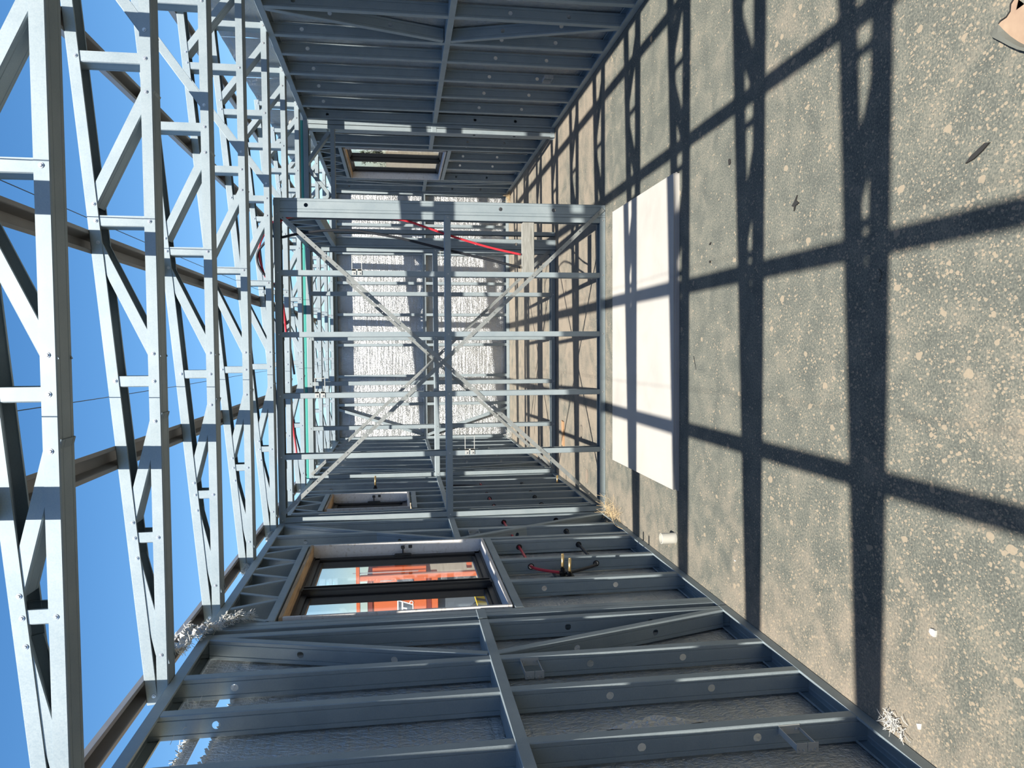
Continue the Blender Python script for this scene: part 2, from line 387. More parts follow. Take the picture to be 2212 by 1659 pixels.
wr = struct(link('wall_right', bm, FOIL, solid=0.001))
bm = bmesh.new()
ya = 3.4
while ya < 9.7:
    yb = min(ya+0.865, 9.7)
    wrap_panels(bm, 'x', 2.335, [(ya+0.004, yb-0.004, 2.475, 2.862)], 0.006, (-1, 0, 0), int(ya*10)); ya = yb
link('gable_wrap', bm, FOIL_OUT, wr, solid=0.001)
bm = bmesh.new(); wrap_panels(bm, 'y', 11.0005, [(-1.365, 2.33, 0, 2.47)], 0.003, (0, -1, 0), 61)
wf = struct(link('wall_far', bm, FOIL, solid=0.001))

bm = bmesh.new(); wrap_panels(bm, 'y', -3.0, [(-1.365, 2.33, 0, 2.47)], 0.003, (0, 1, 0), 71)
struct(link('wall_back_added', bm, FOIL, solid=0.001))  # unseen wall added behind the camera to block light off the ground

# ------------------------------------------------------------------ wall frames
UX, UY, UZ = V((1, 0, 0)), V((0, 1, 0)), V((0, 0, 1))
def side_frame(xin, xout, y0, y1, studs, label, openings=(), braces=(), noghole=(), parts_from=None, nog=True, group='side wall frames'):
    """frame running along Y between xin (room face) and xout. openings: (ya, yb, z_sill or None, z_head)"""
    xc = (xin+xout)/2; root = empty('wall_frame', (xc, y0, 0), label, 'wall frame', group)
    csec('bottom_plate', root, (xc, y0, 0.001), (xc, y1, 0.001), UX, UZ, W=0.092, F=0.043)
    csec('top_plate', root, (xc, y0, HW), (xc, y1, HW), UX, -UZ, W=0.092, F=0.043)
    s = 1 if xin > xout else -1
    for st in studs:
        yy, z0, z1 = st[:3]; hs = [h-z0 for h in (st[3] if len(st) > 3 else HOLES) if z0+0.03 < h < z1-0.03]
        vd = -UY if (len(st) > 4 and st[4] < 0) else UY
        csec('stud', root, (xc, yy, z0), (xc, yy, z1), UX, vd, W=0.0885, F=0.04, holes=hs)
    def clear(a):  # nogging interrupted by openings
        return [(o[0], o[1]) for o in openings if (o[2] is None or o[2] < 1.25)]
    if nog:
        segs = [(y0+0.002, y1-0.002)]
        for a, b in clear(0):
            segs = [x for s0, s1 in segs for x in ((s0, min(s1, a)), (max(s0, b), s1)) if x[1]-x[0] > 0.02]
        for a, b in segs: csec('nogging', root, (xc, a, 1.232), (xc, b, 1.232), UX, -UZ, W=0.0935, F=0.042, lip=0.006)
    for a, b, zs, zh in openings:
        csec('head_rail', root, (xc, a, zh+0.003), (xc, b, zh+0.003), UX, UZ, W=0.0925, F=0.038)
        if zs is not None: csec('sill_rail', root, (xc, a, zs-0.004), (xc, b, zs-0.004), UX, -UZ, W=0.0925, F=0.04)
        # lattice of the lintel
        zlo, zhi = zh+0.036, HW-0.038; n = max(2, int(round((b-a)/0.37))); p = (b-a)/n
        for k in range(n):
            q0 = a+k*p; mid = q0+p*0.5
            for (ya, za), (yb, zb) in (((q0+0.03, zlo), (mid-0.03, zhi)), ((mid+0.03, zhi), (q0+p-0.03, zlo))):
                d = (V((0, yb-ya, zb-za))).normalized(); nn = V((0, -d.z, d.y))
                csec('lattice_strut', root, (xc, ya, za), (xc, yb, zb), UX, nn, W=0.084, F=0.026, lip=0.005, ribs=False)
    for (ya, za), (yb, zb) in braces:
        d = V((0, yb-ya, zb-za)).normalized(); nn = V((0, d.z, -d.y)); nn = nn if nn.y > 0 else -nn
        csec('diagonal_brace', root, (xc, ya, za), (xc, yb, zb), UX, nn, W=0.0875, F=0.036, holes=(0.40, 0.82))
    return root
Z0, Z1 = 0.003, HW-0.002
def full(ys, holes=HOLES): return [(y, Z0, Z1, holes) for y in ys]

fl1 = side_frame(XL, -1.358, 1.0, 3.512, full((1.0, 1.41, 1.80, 1.99, 2.364, 2.745, 3.045, 3.470)),
    'near left wall frame of bare galvanised studs with a cross brace, nearest the viewer', braces=[((3.455, 0.045), (3.10, 1.195)), ((3.10, 1.24), (3.455, 2.43))])
fl2 = side_frame(XL, -1.358, 3.522, 5.735, [(3.560, Z0, Z1, HOLES), (3.565+0.08, Z0, Z1, (), -1)] + [(y, Z0, 1.04) for y in (4.062, 4.49, 4.95)] + full((5.03, 5.33)) + [(5.695, Z0, Z1, HOLES)],
    'left wall frame around the large window, with a lattice lintel over it', openings=[(3.65, 5.03, 1.04, 2.178)], braces=[((5.67, 0.045), (5.07, 1.195)), ((5.07, 1.24), (5.67, 2.43))])
fl3 = side_frame(XL, -1.358, 5.83, 7.636, full((5.83,)) + [(6.06, Z0, Z1)] + [(y, Z0, 1.50) for y in (6.30, 6.62)] + full((6.84, 7.00, 7.35)) + [(7.595, Z0, Z1)],
    'left wall frame beyond the first partition, holding a small high window', openings=[(6.13, 6.84, 1.50, 2.20)])
# the small window sits above the nogging, which passes below it
fl4 = side_frame(XL, -1.358, 7.735, 10.90, full((7.735, 8.08, 8.45, 8.86, 9.27, 9.68, 10.09, 10.50, 10.86)),
    'farthest left wall frame, between the second partition and the end wall', braces=[((8.40, 0.045), (8.12, 1.195)), ((8.12, 1.24), (8.40, 2.43))])
fr1 = side_frame(XR, 2.321, 3.4, 7.66, full((3.4, 3.76, 4.13, 4.50, 4.87, 5.20, 5.65, 6.00, 6.41, 6.82, 7.23, 7.615)),
    'long right wall frame of bare studs with a cross brace at its near end', braces=[((5.235, 0.045), (5.61, 1.195)), ((5.61, 1.24), (5.235, 2.43))])
fr2 = side_frame(XR, 2.321, 7.70, 10.90, full((7.70, 8.03, 8.43)) + [(8.60, Z0, Z1)] + [(y, Z0, 1.02) for y in (9.04, 9.49)] + full((10.12, 10.20, 10.50, 10.86)),
    'right wall frame beyond the second partition, around the right window', openings=[(8.64, 10.12, 1.02, 2.18)], braces=[((10.24, 0.045), (10.47, 1.195)), ((10.24, 2.43), (10.47, 1.24))])

def cross_frame(yf, x0, x1, studs, label, x_nog=None, top=None, web_side=1, name='partition_frame', braces=(), plates=True, depth=0.09, holes=HOLES):
    yc = yf+depth/2; root = empty(name, ((x0+x1)/2, yc, 0), label, 'wall frame', 'partition frames')
    t0, t1 = top or (x0, x1)
    if plates:
        csec('bottom_plate', root, (x0, yc, 0.001), (x1, yc, 0.001), UY, UZ, W=0.092, F=0.044)
    csec('top_plate', root, (t0, yc, HW), (t1, yc, HW), UY, -UZ, W=0.092, F=0.046)
    for xw, d in studs:      # xw web position, flanges towards d
        st = csec('stud', root, (xw, yc, Z0), (xw, yc, Z1), UY, V((d, 0, 0)), W=0.0885, F=0.0375, holes=[h-Z0 for h in holes])
        for z in (0.022, 1.215, HW-0.024): screw(st, V((xw+d*0.019, yf-0.0019, z)), (0, -1, 0), r=0.0035)
    n0, n1 = x_nog or (x0+0.002, x1-0.002)
    csec('nogging', root, (n0, yc, 1.240), (n1, yc, 1.240), UY, -UZ, W=0.0935, F=0.046, lip=0.006)
    for (xa, za), (xb, zb) in braces:
        d = V((xb-xa, 0, zb-za)).normalized(); nn = V((d.z, 0, -d.x)); nn = nn if nn.x < 0 else -nn
        csec('diagonal_brace', root, (xa, yc, za), (xb, yc, zb), UY, nn, W=0.0875, F=0.036)
    return root
def punched_strap(parent, a, b, yoff=0.0):
    """flat steel strap with a line of punched holes, real holes in a thin band"""
    a, b = V(a), V(b); t = (b-a); LN = t.length; t.normalize(); w = V((0, 1, 0)).cross(t).normalized()
    bm = bmesh.new(); hw = 0.0145; n = int(LN/0.10); st = LN/n
    def P(s, q): return a+t*s+w*q
    for i in range(n):
        s0 = i*st; mid = s0+st/2
        def quad(sa, sb, q0, q1): bm.faces.new([bm.verts.new(P(*x)) for x in ((sa, q0), (sb, q0), (sb, q1), (sa, q1))])
        c = 0.008; quad(s0, mid-c, -hw, hw); quad(mid+c, s0+st, -hw, hw); quad(mid-c, mid+c, -hw, -c); quad(mid-c, mid+c, c, hw)
        ring, outer = [], []
        for k in range(12):
            an = 2*PI*k/12; ca, sa = math.cos(an), math.sin(an); q = c/max(abs(ca), abs(sa))
            ring.append(bm.verts.new(P(mid+ca*0.0042, sa*0.0042))); outer.append(bm.verts.new(P(mid+ca*q, sa*q)))
        for k in range(12): bm.faces.new((outer[k], outer[(k+1) % 12], ring[(k+1) % 12], ring[k]))
    bmesh.ops.remove_doubles(bm, verts=bm.verts, dist=0.0001)
    return link('brace_strap', bm, STRAP, parent, solid=0.0009)

p1 = cross_frame(Y1, XL, 1.010, [(-1.266, 1), (-0.799, 1), (-0.349, 1), (0.101, 1), (0.551, 1), (1.0085, -1)],
    'nearest partition frame crossed by two punched diagonal straps', top=(XL, 1.108))
punched_strap(p1, (-1.225, Y1-0.0030, 0.020), (1.000, Y1-0.0030, 2.445))
punched_strap(p1, (-1.205, Y1-0.0050, 2.450), (1.075, Y1-0.0050, 0.020))
p2 = cross_frame(Y2, XL, 1.010, [(-1.266, 1), (-0.783, 1), (-0.343, 1), (0.100, 1), (0.540, 1), (1.0085, -1)],
    'second partition frame, seen through the first, with its own cross straps', top=(XL, 2.229))
csec('stud', p2, (1.012, Y2+0.14, Z0), (1.012, Y2+0.14, Z1), UY, UX, W=0.0885, F=0.04, holes=())
punched_strap(p2, (-1.225, Y2-0.0030, 0.020), (1.020, Y2-0.0030, 2.440))
punched_strap(p2, (-1.215, Y2-0.0050, 2.450), (1.000, Y2-0.0050, 0.060))
# door head part of the second partition: jambs, head rail and lattice
yc = Y2+0.045
for xw, d in ((1.190, -1), (2.147, 1), (2.229, -1)):
    csec('stud', p2, (xw, yc, Z0), (xw, yc, Z1), UY, V((d, 0, 0)), W=0.0885, F=0.0375, holes=[h for h in HOLES])
csec('nogging', p2, (2.150, yc, 1.240), (2.228, yc, 1.240), UY, -UZ, W=0.0935, F=0.046, lip=0.006)
csec('bottom_plate', p2, (2.140, yc, 0.001), (2.229, yc, 0.001), UY, UZ, W=0.092, F=0.044)
csec('head_rail', p2, (1.190, yc, 2.178), (2.147, yc, 2.178), UY, UZ, W=0.0925, F=0.040)
xs = [1.23, 1.52, 1.80, 2.11]
for i in range(3):
    a, b = xs[i], xs[i+1]
    zz = ((2.215, 2.435) if i % 2 else (2.435, 2.215))
    d = V((b-a, 0, zz[1]-zz[0])).normalized(); nn = V((-d.z, 0, d.x))
    csec('lattice_strut', p2, (a, yc, zz[0]), (b, yc, zz[1]), UY, nn, W=0.084, F=0.034, lip=0.006, ribs=False)
# end wall
p3 = cross_frame(Y3, XL, XR, [(x-0.019, 1) for x in (-1.246, -0.766, -0.364, 0.077, 0.504, 0.948, 1.365, 1.760)]+[(2.229, -1)],
    'end wall frame against silver foil wrap at the far end', braces=[((-0.81, 2.43), (-1.19, 1.25)), ((-1.19, 1.195), (-0.82, 0.045))], name='partition_frame')
# passage wall along the corridor: two end studs facing the viewer and a lattice lintel
cw = empty('partition_frame', (1.056, Y1, 0), 'tall end posts and lattice lintel of the passage opening between the two partitions', 'wall frame', 'partition frames')
xc = 1.0595
csec('stud', cw, (xc, Y1+0.002, Z0), (xc, Y1+0.002, Z1), UX, UY, W=0.0975, F=0.04, holes=[0.404, 0.812, 2.24])
csec('stud', cw, (xc, Y2-0.030, Z0), (xc, Y2-0.030, Z1), UX, UY, W=0.0965, F=0.028, holes=[0.404, 0.812, 2.24])
csec('head_rail', cw, (xc, Y1+0.045, 2.178), (xc, Y2-0.032, 2.178), UX, UZ, W=0.0925, F=0.038)
csec('top_plate', cw, (xc, Y1+0.095, HW), (xc, Y2-0.032, HW), UX, -UZ, W=0.092, F=0.043)
n = 6; a0 = Y1+0.06; pp = (Y2-0.04-a0)/n
for k in range(n):
    q0 = a0+k*pp; mid = q0+pp/2
    for (ya, za), (yb, zb) in (((q0+0.02, 2.215), (mid-0.02, 2.435)), ((mid+0.02, 2.435), (q0+pp-0.02, 2.215))):
        d = V((0, yb-ya, zb-za)).normalized(); nn = V((0, -d.z, d.y))
        csec('lattice_strut', cw, (xc, ya, za), (xc, yb, zb), UX, nn, W=0.084, F=0.026, lip=0.005, ribs=False)
# teal film-covered packers lying on the plates of the second partition and the end wall
for yf, x0, x1, z1, lab in ((Y2+0.006, XL, XR, 0.030, 'long teal strip lying along the top of the second partition'), (Y3+0.004, XL, XR, 0.060, 'long teal strip lying along the top of the end wall frame')):
    bm = bmesh.new(); box(bm, (x0+0.01, yf, HW+0.0015), (x1-0.01, yf+0.018, HW+z1), 0.002); box(bm, (x0+0.01, yf, HW+0.0015), (x1-0.01, yf+0.07, HW+0.006))
    tag(link('teal_strip', bm, TEAL), lab, 'strip', 'teal strips on the partition tops')

# ------------------------------------------------------------------ roof trusses
def topz(x): return 2.670+0.0873*x
def truss(y, label):
    root = empty('roof_truss', (0, y, HW), label, 'roof truss', 'roof trusses overhead'); yc = y+0.0465
    bc = csec('bottom_chord', root, (-1.345, yc, HW+0.002), (2.300, yc, HW+0.002), UY, UZ, W=0.093, F=0.040, lip=0.008)
    tc = csec('top_chord', root, (-1.345, yc, topz(-1.345)), (2.300, yc, topz(2.300)), UY, V((0.087, 0, -1)), W=0.093, F=0.039, lip=0.008)
    def member(nm, xa, za, xb, zb):
        d = V((xb-xa, 0, zb-za)).normalized(); nn = V((d.z, 0, -d.x))
        if nn.x < 0: nn = -nn
        csec(nm, root, V((xa, yc, za))-nn*0.020, V((xb, yc, zb))-nn*0.020, UY, nn, W=0.086, F=0.039, lip=0.007)
    zb = HW+0.006
    for x in (-0.70, -0.11, 0.483, 1.076, 1.669):
        member('strut', x, zb, x, topz(x)-0.004)
    member('strut', 2.272, zb, 2.272, topz(2.27)-0.004)
    for xb, xt in ((-1.153, -0.777), (-0.26, -0.641), (-0.007, 0.403), (0.956, 0.543), (1.180, 1.590), (2.150, 1.745)):
        d = V((xt-xb, 0, topz(xt)-0.03-2.497)).normalized()
        zlo, zhi = 2.488, topz(xt)-0.018
        member('diagonal', xb-d.x/d.z*0.008 if d.z else xb, zlo, xt, zhi)
    for x in (-1.153, -0.701, -0.26, -0.11, -0.007, 0.483, 0.956, 1.077, 1.18, 1.669, 2.15, 2.27):
        screw(bc, V((x, y-0.001, 2.497)), (0, -1, 0))
    for x in (-1.31, -0.777, -0.70, -0.641, -0.108, 0.403, 0.482, 0.543, 1.076, 1.59, 1.684, 1.745, 2.27):
        screw(tc, V((x, y-0.001, topz(x)-0.028)), (0, -1, 0))
    return root
ORD = ['nearest', 'second', 'third', 'fourth', 'fifth', 'sixth', 'seventh', 'eighth', 'ninth', 'tenth', 'eleventh']
TY = [2.145+0.866*k for k in range(11)]
t0 = truss(TY[0], 'nearest roof truss of pale galvanised steel against the blue sky')
where = ['', 'second roof truss from the viewer, overlapped by the nearest', 'third roof truss from the viewer, its left foot beside the scrap of foil', 'fourth roof truss from the viewer, small foil scrap at its left foot',
    'fifth roof truss, resting just in front of the nearest partition', 'sixth roof truss, first one beyond the nearest partition', 'seventh roof truss, last one before the second partition',
    'eighth roof truss, first one beyond the second partition', 'ninth roof truss from the viewer', 'tenth roof truss from the viewer, second from the end wall', 'farthest roof truss, resting beside the end wall']
for k in range(1, 11): copy_tree(t0, V((0, TY[k]-TY[0], 0)), where[k])
for k, lb in ((-1, 'roof truss above the viewer, casting the nearest visible band of shadow'), (-2, 'roof truss just behind the viewer'), (-3, 'roof truss farther behind the viewer'), (-4, 'roof truss well behind the viewer')):
    copy_tree(t0, V((0, 0.866*k, 0)), lb)

# ------------------------------------------------------------------ roof battens on the trusses
def batten(xl, label):
    x0, x1 = xl, xl+0.088; zc = topz((x0+x1)/2)
    root_loc = V(((x0+x1)/2, 3, zc)); prof = [(-0.044, 0.0), (-0.030, 0.0), (-0.0285, 0.003), (-0.020, 0.044), (0.020, 0.044), (0.0285, 0.003), (0.030, 0.0), (0.044, 0.0)]
    bm = bmesh.new(); ys = (-3.0, 4.6, 4.6, 11.2); sl = V((1, 0, 0.0873)).normalized(); nz = V((-0.0873, 0, 1)).normalized()
    for j, (ya, yb, lift) in enumerate(((-3.0, 4.66, 0.0), (4.60, 11.2, 0.0017))):
        P = lambda a, b, y: V((root_loc.x, y, zc+0.0012+lift)) + sl*a + nz*b
        for i in range(len(prof)-1):
            (a0, b0), (a1, b1) = prof[i], prof[i+1]
            bm.faces.new([bm.verts.new(q) for q in (P(a0, b0, ya), P(a1, b1, ya), P(a1, b1, yb), P(a0, b0, yb))])
        # closed underside strip so that the hat reads as in the photo
    bmesh.ops.remove_doubles(bm, verts=bm.verts, dist=0.0001)
    tag(link('roof_batten', bm, PURLIN, solid=0.0015), label, 'batten', 'roof battens across the trusses')
for xl, lb in ((-1.335, 'eaves batten running outside the left wall, brown underside lit from below'), (-0.438, 'roof batten left of centre, crossing above the trusses'),
               (0.361, 'roof batten just right of centre, crossing above the trusses'), (1.160, 'roof batten over the right part of the room'), (1.960, 'roof batten nearest the right wall, high on the slope')):
    batten(xl, lb)
# wires strung over the trusses
for x, z, lb in ((0.50, 2.722, 'thin dark wire strung above the trusses, right of centre'), (-0.165, 2.665, 'thin dark wire strung above the trusses, left of centre')):
    bm = bmesh.new(); tube(bm, [V((x+0.004*math.sin(k), -1+k, z+0.0015*math.cos(k*2))) for k in range(13)], 0.0016, 6)
    tag(link('wire', bm, BLACK), lb, 'wire', 'wires over the trusses')

# ------------------------------------------------------------------ windows
def window(name, xin, s, ya, yb, za, zb, mull, label_state, keys=True, fw=0.042):
    """s = -1 for the left wall (outside at smaller x), +1 for the right wall"""
    root = empty(name, (xin, (ya+yb)/2, za)); struct(root)
    th = 0.019; xi = xin - s*0.008; xo = xin + s*0.128
    lo, hi = min(xi, xo), max(xi, xo)
    for nm, y0, y1, z0, z1, mm in (('reveal_board', ya, yb, zb-th, zb, WOODT), ('reveal_board', ya, yb, za, za+th, WOODW), ('reveal_board', ya, ya+th, za+th, zb-th, WOODW), ('reveal_board', yb-th, yb, za+th, zb-th, WOODW)):
        bm = bmesh.new(); box(bm, (lo, y0, z0), (hi, y1, z1), 0.0015); link(nm, bm, mm, root)
    y0, y1, z0, z1 = ya+th, yb-th, za+th, zb-th; xf0, xf1 = xin+s*0.075, xin+s*0.135; a, b = min(xf0, xf1), max(xf0, xf1)
    bm = bmesh.new()
    box(bm, (a, y0, z0), (b, y0+fw, z1), 0.002); box(bm, (a, y1-fw, z0), (b, y1, z1), 0.002); box(bm, (a, y0, z0), (b, y1, z0+fw), 0.002); box(bm, (a, y0, z1-fw), (b, y1, z1), 0.002)
    xr = xf0 - s*0.006
    for q in ((y0, y1, z0, z0+0.012), (y0, y1, z1-0.012, z1)): box(bm, (min(xr, xf0), q[0], q[2]), (max(xr, xf0), q[1], q[3]))
    link('window_frame', bm, ALU, root)
    panes = []
    if mull:
        bm = bmesh.new(); mw = 0.07
        box(bm, (min(xf0-s*0.022, xf1), mull-mw/2, z0+0.012), (max(xf0-s*0.022, xf1), mull+mw/2, z1-0.012), 0.003)
        box(bm, (min(xf0-s*0.030, xf0), mull-mw/2+0.004, z0+0.02), (max(xf0-s*0.030, xf0), mull-mw/2+0.018, z1-0.02), 0.002)
        box(bm, (min(xf0-s*0.030, xf0), mull+mw/2-0.022, z0+0.02), (max(xf0-s*0.030, xf0), mull+mw/2-0.008, z1-0.02), 0.002)
        link('mullion', bm, ALU, root); panes = [(y0+fw, mull-mw/2), (mull+mw/2, y1-fw)]
    else: panes = [(y0+fw, y1-fw)]
    for pa, pb in panes:
        bm = bmesh.new(); sw = fw*0.5; xs0, xs1 = xin+s*0.088, xin+s*0.118; A, B = min(xs0, xs1), max(xs0, xs1)
        box(bm, (A, pa, z0+fw), (B, pa+sw, z1-fw), 0.002); box(bm, (A, pb-sw, z0+fw), (B, pb, z1-fw), 0.002); box(bm, (A, pa, z0+fw), (B, pb, z0+fw+sw), 0.002); box(bm, (A, pa, z1-fw-sw), (B, pb, z1-fw), 0.002)
        sash = link('sash', bm, ALU, root)
        bm = bmesh.new(); xg = xin+s*0.104; box(bm, (xg-0.002, pa+sw-0.003, z0+fw+sw-0.003), (xg+0.002, pb-sw+0.003, z1-fw-sw+0.003)); link('pane', bm, GLASS, sash)
    if keys:
        zk = (z0+z1)/2-0.03; yk = y1-0.024
        bm = bmesh.new(); box(bm, (min(xf0-s*0.014, xf0), yk-0.012, zk-0.055), (max(xf0-s*0.014, xf0), yk+0.012, zk+0.055), 0.004); h = link('latch', bm, BLACK, root)
        bm = bmesh.new(); cyl(bm, (xf0-s*0.010, yk, zk), (xf0-s*0.044, yk, zk), 0.005); box(bm, (min(xf0-s*0.044, xf0-s*0.066), yk-0.003, zk-0.013), (max(xf0-s*0.044, xf0-s*0.066), yk+0.003, zk+0.013), 0.002)
        bm2 = bmesh.new(); tube(bm2, [V((xf0-s*0.062, yk, zk-0.02+0.012*math.sin(t))) + V((0, 0.012*math.cos(t), -0.0)) for t in [i*PI/6 for i in range(13)]], 0.0012, 6)
        kk = link('key', bm, BLACK, h); link('key_ring', bm2, SCREW, h)
        bm = bmesh.new(); box(bm, (xf0-s*0.060-0.012, yk-0.006, zk-0.060), (xf0-s*0.060+0.010, yk+0.000, zk-0.036), 0.002); link('key', bm, BLACK, h)
    return root
window('window_1', XL, -1, 3.668, 5.025, 1.047, 2.168, 4.29, '')
window('window_2', XR, 1, 8.665, 10.11, 1.03, 2.165, 9.42, '', keys=False, fw=0.026)
window('window_3', XL, -1, 6.155, 6.815, 1.512, 2.190, None, '')

# round pale discs seen through the lattice over window 1
for y in (4.62, 4.25, 3.86):
    bm = bmesh.new(); cyl(bm, (-1.361, y, 2.262), (-1.357, y, 2.262), 0.021, n=20); link('pale_disc', bm, WOODW, fl2)

# ------------------------------------------------------------------ mounting brackets
def bracket(label, base, a, h, n, ln=0.120, hh=0.070, mode='side'):
    """base = middle of the fixed plate, a = arm direction, h = height direction, n = direction away from the metal"""
    base, a, h, n = V(base), V(a).normalized(), V(h).normalized(), V(n).normalized()
    root = empty('mounting_bracket', base, label, 'bracket', 'thin metal mounting brackets')
    bm = bmesh.new(); q = base
    if mode == 'side':   # plate in the plane of the arms, perforated bar across their ends
        for s in (-1, 1):
            obox(bm, q-a*0.022+h*s*0.021+n*0.001, q+a*0.020+h*s*0.021+n*0.001, h, 0.030, 0.0015)
        obox(bm, q+a*0.016-h*0.036+n*0.001, q+a*0.016+h*0.036+n*0.001, a, 0.012, 0.0015)
        fp = link('fixing_plate', bm, BRACK, root)
        for s in (-1, 1):
            bm = bmesh.new(); obox(bm, q+a*0.018+h*s*(hh/2)+n*0.001, q+a*ln+h*s*(hh/2)+n*0.001, h, 0.005, 0.006); link('arm', bm, BRACK, root)
            screw(fp, q-a*0.010+h*s*0.022+n*0.002, tuple(n), r=0.005)
        bm = bmesh.new()
        obox(bm, q+a*(ln+0.001)-h*(hh/2+0.004)+n*0.006, q+a*(ln+0.001)+h*(hh/2+0.004)+n*0.006, a, 0.002, 0.020)
        for k in range(7): obox(bm, q+a*(ln-0.004)+h*(-hh/2+k*hh/6)+n*0.001, q+a*(ln+0.004)+h*(-hh/2+k*hh/6)+n*0.001, h, 0.005, 0.002)
        link('end_bar', bm, BRACK, root)
    else:                # box bracket standing out from the web towards the viewer
        w = a.cross(h).normalized()
        bm = bmesh.new(); obox(bm, q-h*0.038+a*0.001, q+h*0.038+a*0.001, w, 0.032, 0.002); fp = link('fixing_plate', bm, BRACK, root)
        for s in (-1, 1):
            screw(fp, q+h*s*0.026+a*0.002, tuple(a), r=0.004)
            bm = bmesh.new(); obox(bm, q+h*s*0.037+a*0.001, q+h*s*0.037+a*ln, w, 0.022 if s > 0 else 0.010, 0.0022); link('arm', bm, BRACK, root)
        bm = bmesh.new()
        for s in (-1, 1): obox(bm, q+a*ln+h*s*0.0015, q+a*ln+h*s*0.038, w, 0.030, 0.002)
        ep = link('end_plate', bm, BRACK, root)
        for i, (sh, swv) in enumerate(((-0.028, 0.006), (-0.014, 0.008), (0.014, 0.008), (0.028, 0.006))):
            screw(ep, q+a*(ln+0.001)+h*sh+w*swv, tuple(a), name='rivet', r=0.0022)
    return root
bracket('thin bracket on the nearest partition, upper right stud', (0.578, Y1-0.003, 1.886), UX, UZ, -UY)
bracket('thin bracket on the nearest partition, up beside the top of the left strap', (-0.322, Y1-0.003, 2.165), UX, UZ, -UY)
bracket('thin bracket on the nearest partition, below its nogging near the left', (-0.770, Y1-0.003, 1.064), UX, UZ, -UY)
bracket('box bracket low on the nearest left wall stud', (-1.292, 2.362, 0.295), -UY, UZ, UX, mode='box')
bracket('box bracket on the left wall stud just below the nogging, between brace and window', (-1.287, 3.043, 1.072), -UY, UZ, UX, ln=0.13, mode='box')
bracket('small box bracket on the left wall in front of the nearest partition', (-1.287, 5.328, 1.080), -UY, UZ, UX, ln=0.11, mode='box')
bracket('dusty box bracket low on the right wall frame', (2.255, 6.408, 0.330), -UY, UZ, UX, ln=0.12, mode='box')
bracket('thin bracket behind the first partition, at the nogging of the second', (1.0, Y2-0.034, 1.135), -UX, UZ, -UY, ln=0.10)

# ------------------------------------------------------------------ plumbing
def pipe(name, pts, r, m, label, cat, group, k=6):
    bm = bmesh.new(); tube(bm, smooth_path(pts, k), r, 12)
    return tag(link(name, bm, m, smooth=True), label, cat, group)
yt = Y1+0.045
pipe('water_pipe', [(0.727, yt, 0.655), (0.776, yt, 0.887), (0.833, yt, 1.098), (0.875, yt, 1.237), (0.915, yt, 1.358), (0.978, yt, 1.58), (0.994, yt+0.005, 1.90), (0.990, yt, 2.28), (0.965, yt, 2.40), (0.935, yt, 2.45),
    (0.955, yt+0.06, 2.53), (0.965, 6.10, 2.56), (0.90, 6.17, 2.615), (0.825, 6.20, 2.652), (0.735, 6.20, 2.656), (0.646, 6.20, 2.635), (0.581, 6.20, 2.610), (0.503, 6.24, 2.535), (0.376, 6.30, 2.50), (0.22, 6.42, 2.50), (0.0, 6.62, 2.515), (-0.3, 6.80, 2.53), (-0.6, 6.95, 2.53), (-0.75, 7.0, 2.525), (-0.95, 6.98, 2.50)],
    0.0085, REDPIPE, 'red water pipe dropping through the nearest partition and looping above it', 'pipe', 'pipes dropping through the nearest partition')
pipe('water_pipe', [(0.628, yt, 0.657), (0.682, yt, 0.888), (0.728, yt, 1.099), (0.784, yt, 1.342), (0.839, yt, 1.582), (0.873, yt, 1.786), (0.888, yt, 1.92), (0.884, yt, 2.121), (0.854, yt, 2.319), (0.829, yt, 2.431),
    (0.845, yt+0.05, 2.50), (0.86, 6.02, 2.545), (0.833, 6.12, 2.60), (0.771, 6.18, 2.662), (0.699, 6.18, 2.668), (0.628, 6.18, 2.640), (0.574, 6.20, 2.60), (0.45, 6.26, 2.52), (0.2, 6.5, 2.50), (-0.2, 6.9, 2.50)],
    0.0095, BLACKPIPE, 'black lagged water pipe beside the red one in the nearest partition', 'pipe', 'pipes dropping through the nearest partition')
pipe('water_pipe', [(-1.313, 7.58, 0.812), (-1.313, 7.0, 0.812), (-1.313, 6.0, 0.812), (-1.313, 5.2, 0.812), (-1.313, 4.62, 0.812), (-1.312, 4.50, 0.812), (-1.311, 4.43, 0.790), (-1.309, 4.36, 0.72), (-1.308, 4.315, 0.655)],
    0.0085, REDPIPE, 'red water pipe threaded through the left wall studs below the large window', 'pipe', 'pipes in the left wall', 5)
pipe('water_pipe', [(-1.313, 7.58, 0.407), (-1.313, 7.0, 0.407), (-1.313, 6.0, 0.407), (-1.313, 5.2, 0.407), (-1.313, 4.62, 0.407), (-1.312, 4.50, 0.407), (-1.311, 4.44, 0.43), (-1.309, 4.37, 0.52), (-1.308, 4.30, 0.633)],
    0.0095, BLACKPIPE, 'black lagged water pipe threaded low through the left wall studs', 'pipe', 'pipes in the left wall', 5)
pipe('water_pipe', [(-1.309, 7.22, 1.815), (-1.313, 7.20, 1.6), (-1.313, 7.19, 1.4), (-1.313, 7.188, 1.21), (-1.313, 7.186, 1.0), (-1.313, 7.18, 0.93)],
    0.0085, REDPIPE, 'upright red pipe with brass elbow between the two partitions', 'pipe', 'pipes in the left wall', 4)
pipe('water_pipe', [(-1.300, 7.25, 1.16), (-1.300, 7.25, 1.03), (-1.305, 7.20, 0.80), (-1.310, 7.09, 0.55), (-1.313, 7.05, 0.42)],
    0.0105, BLACKPIPE, 'upright black pipe beside the upright red pipe, left wall', 'pipe', 'pipes in the left wall', 4)
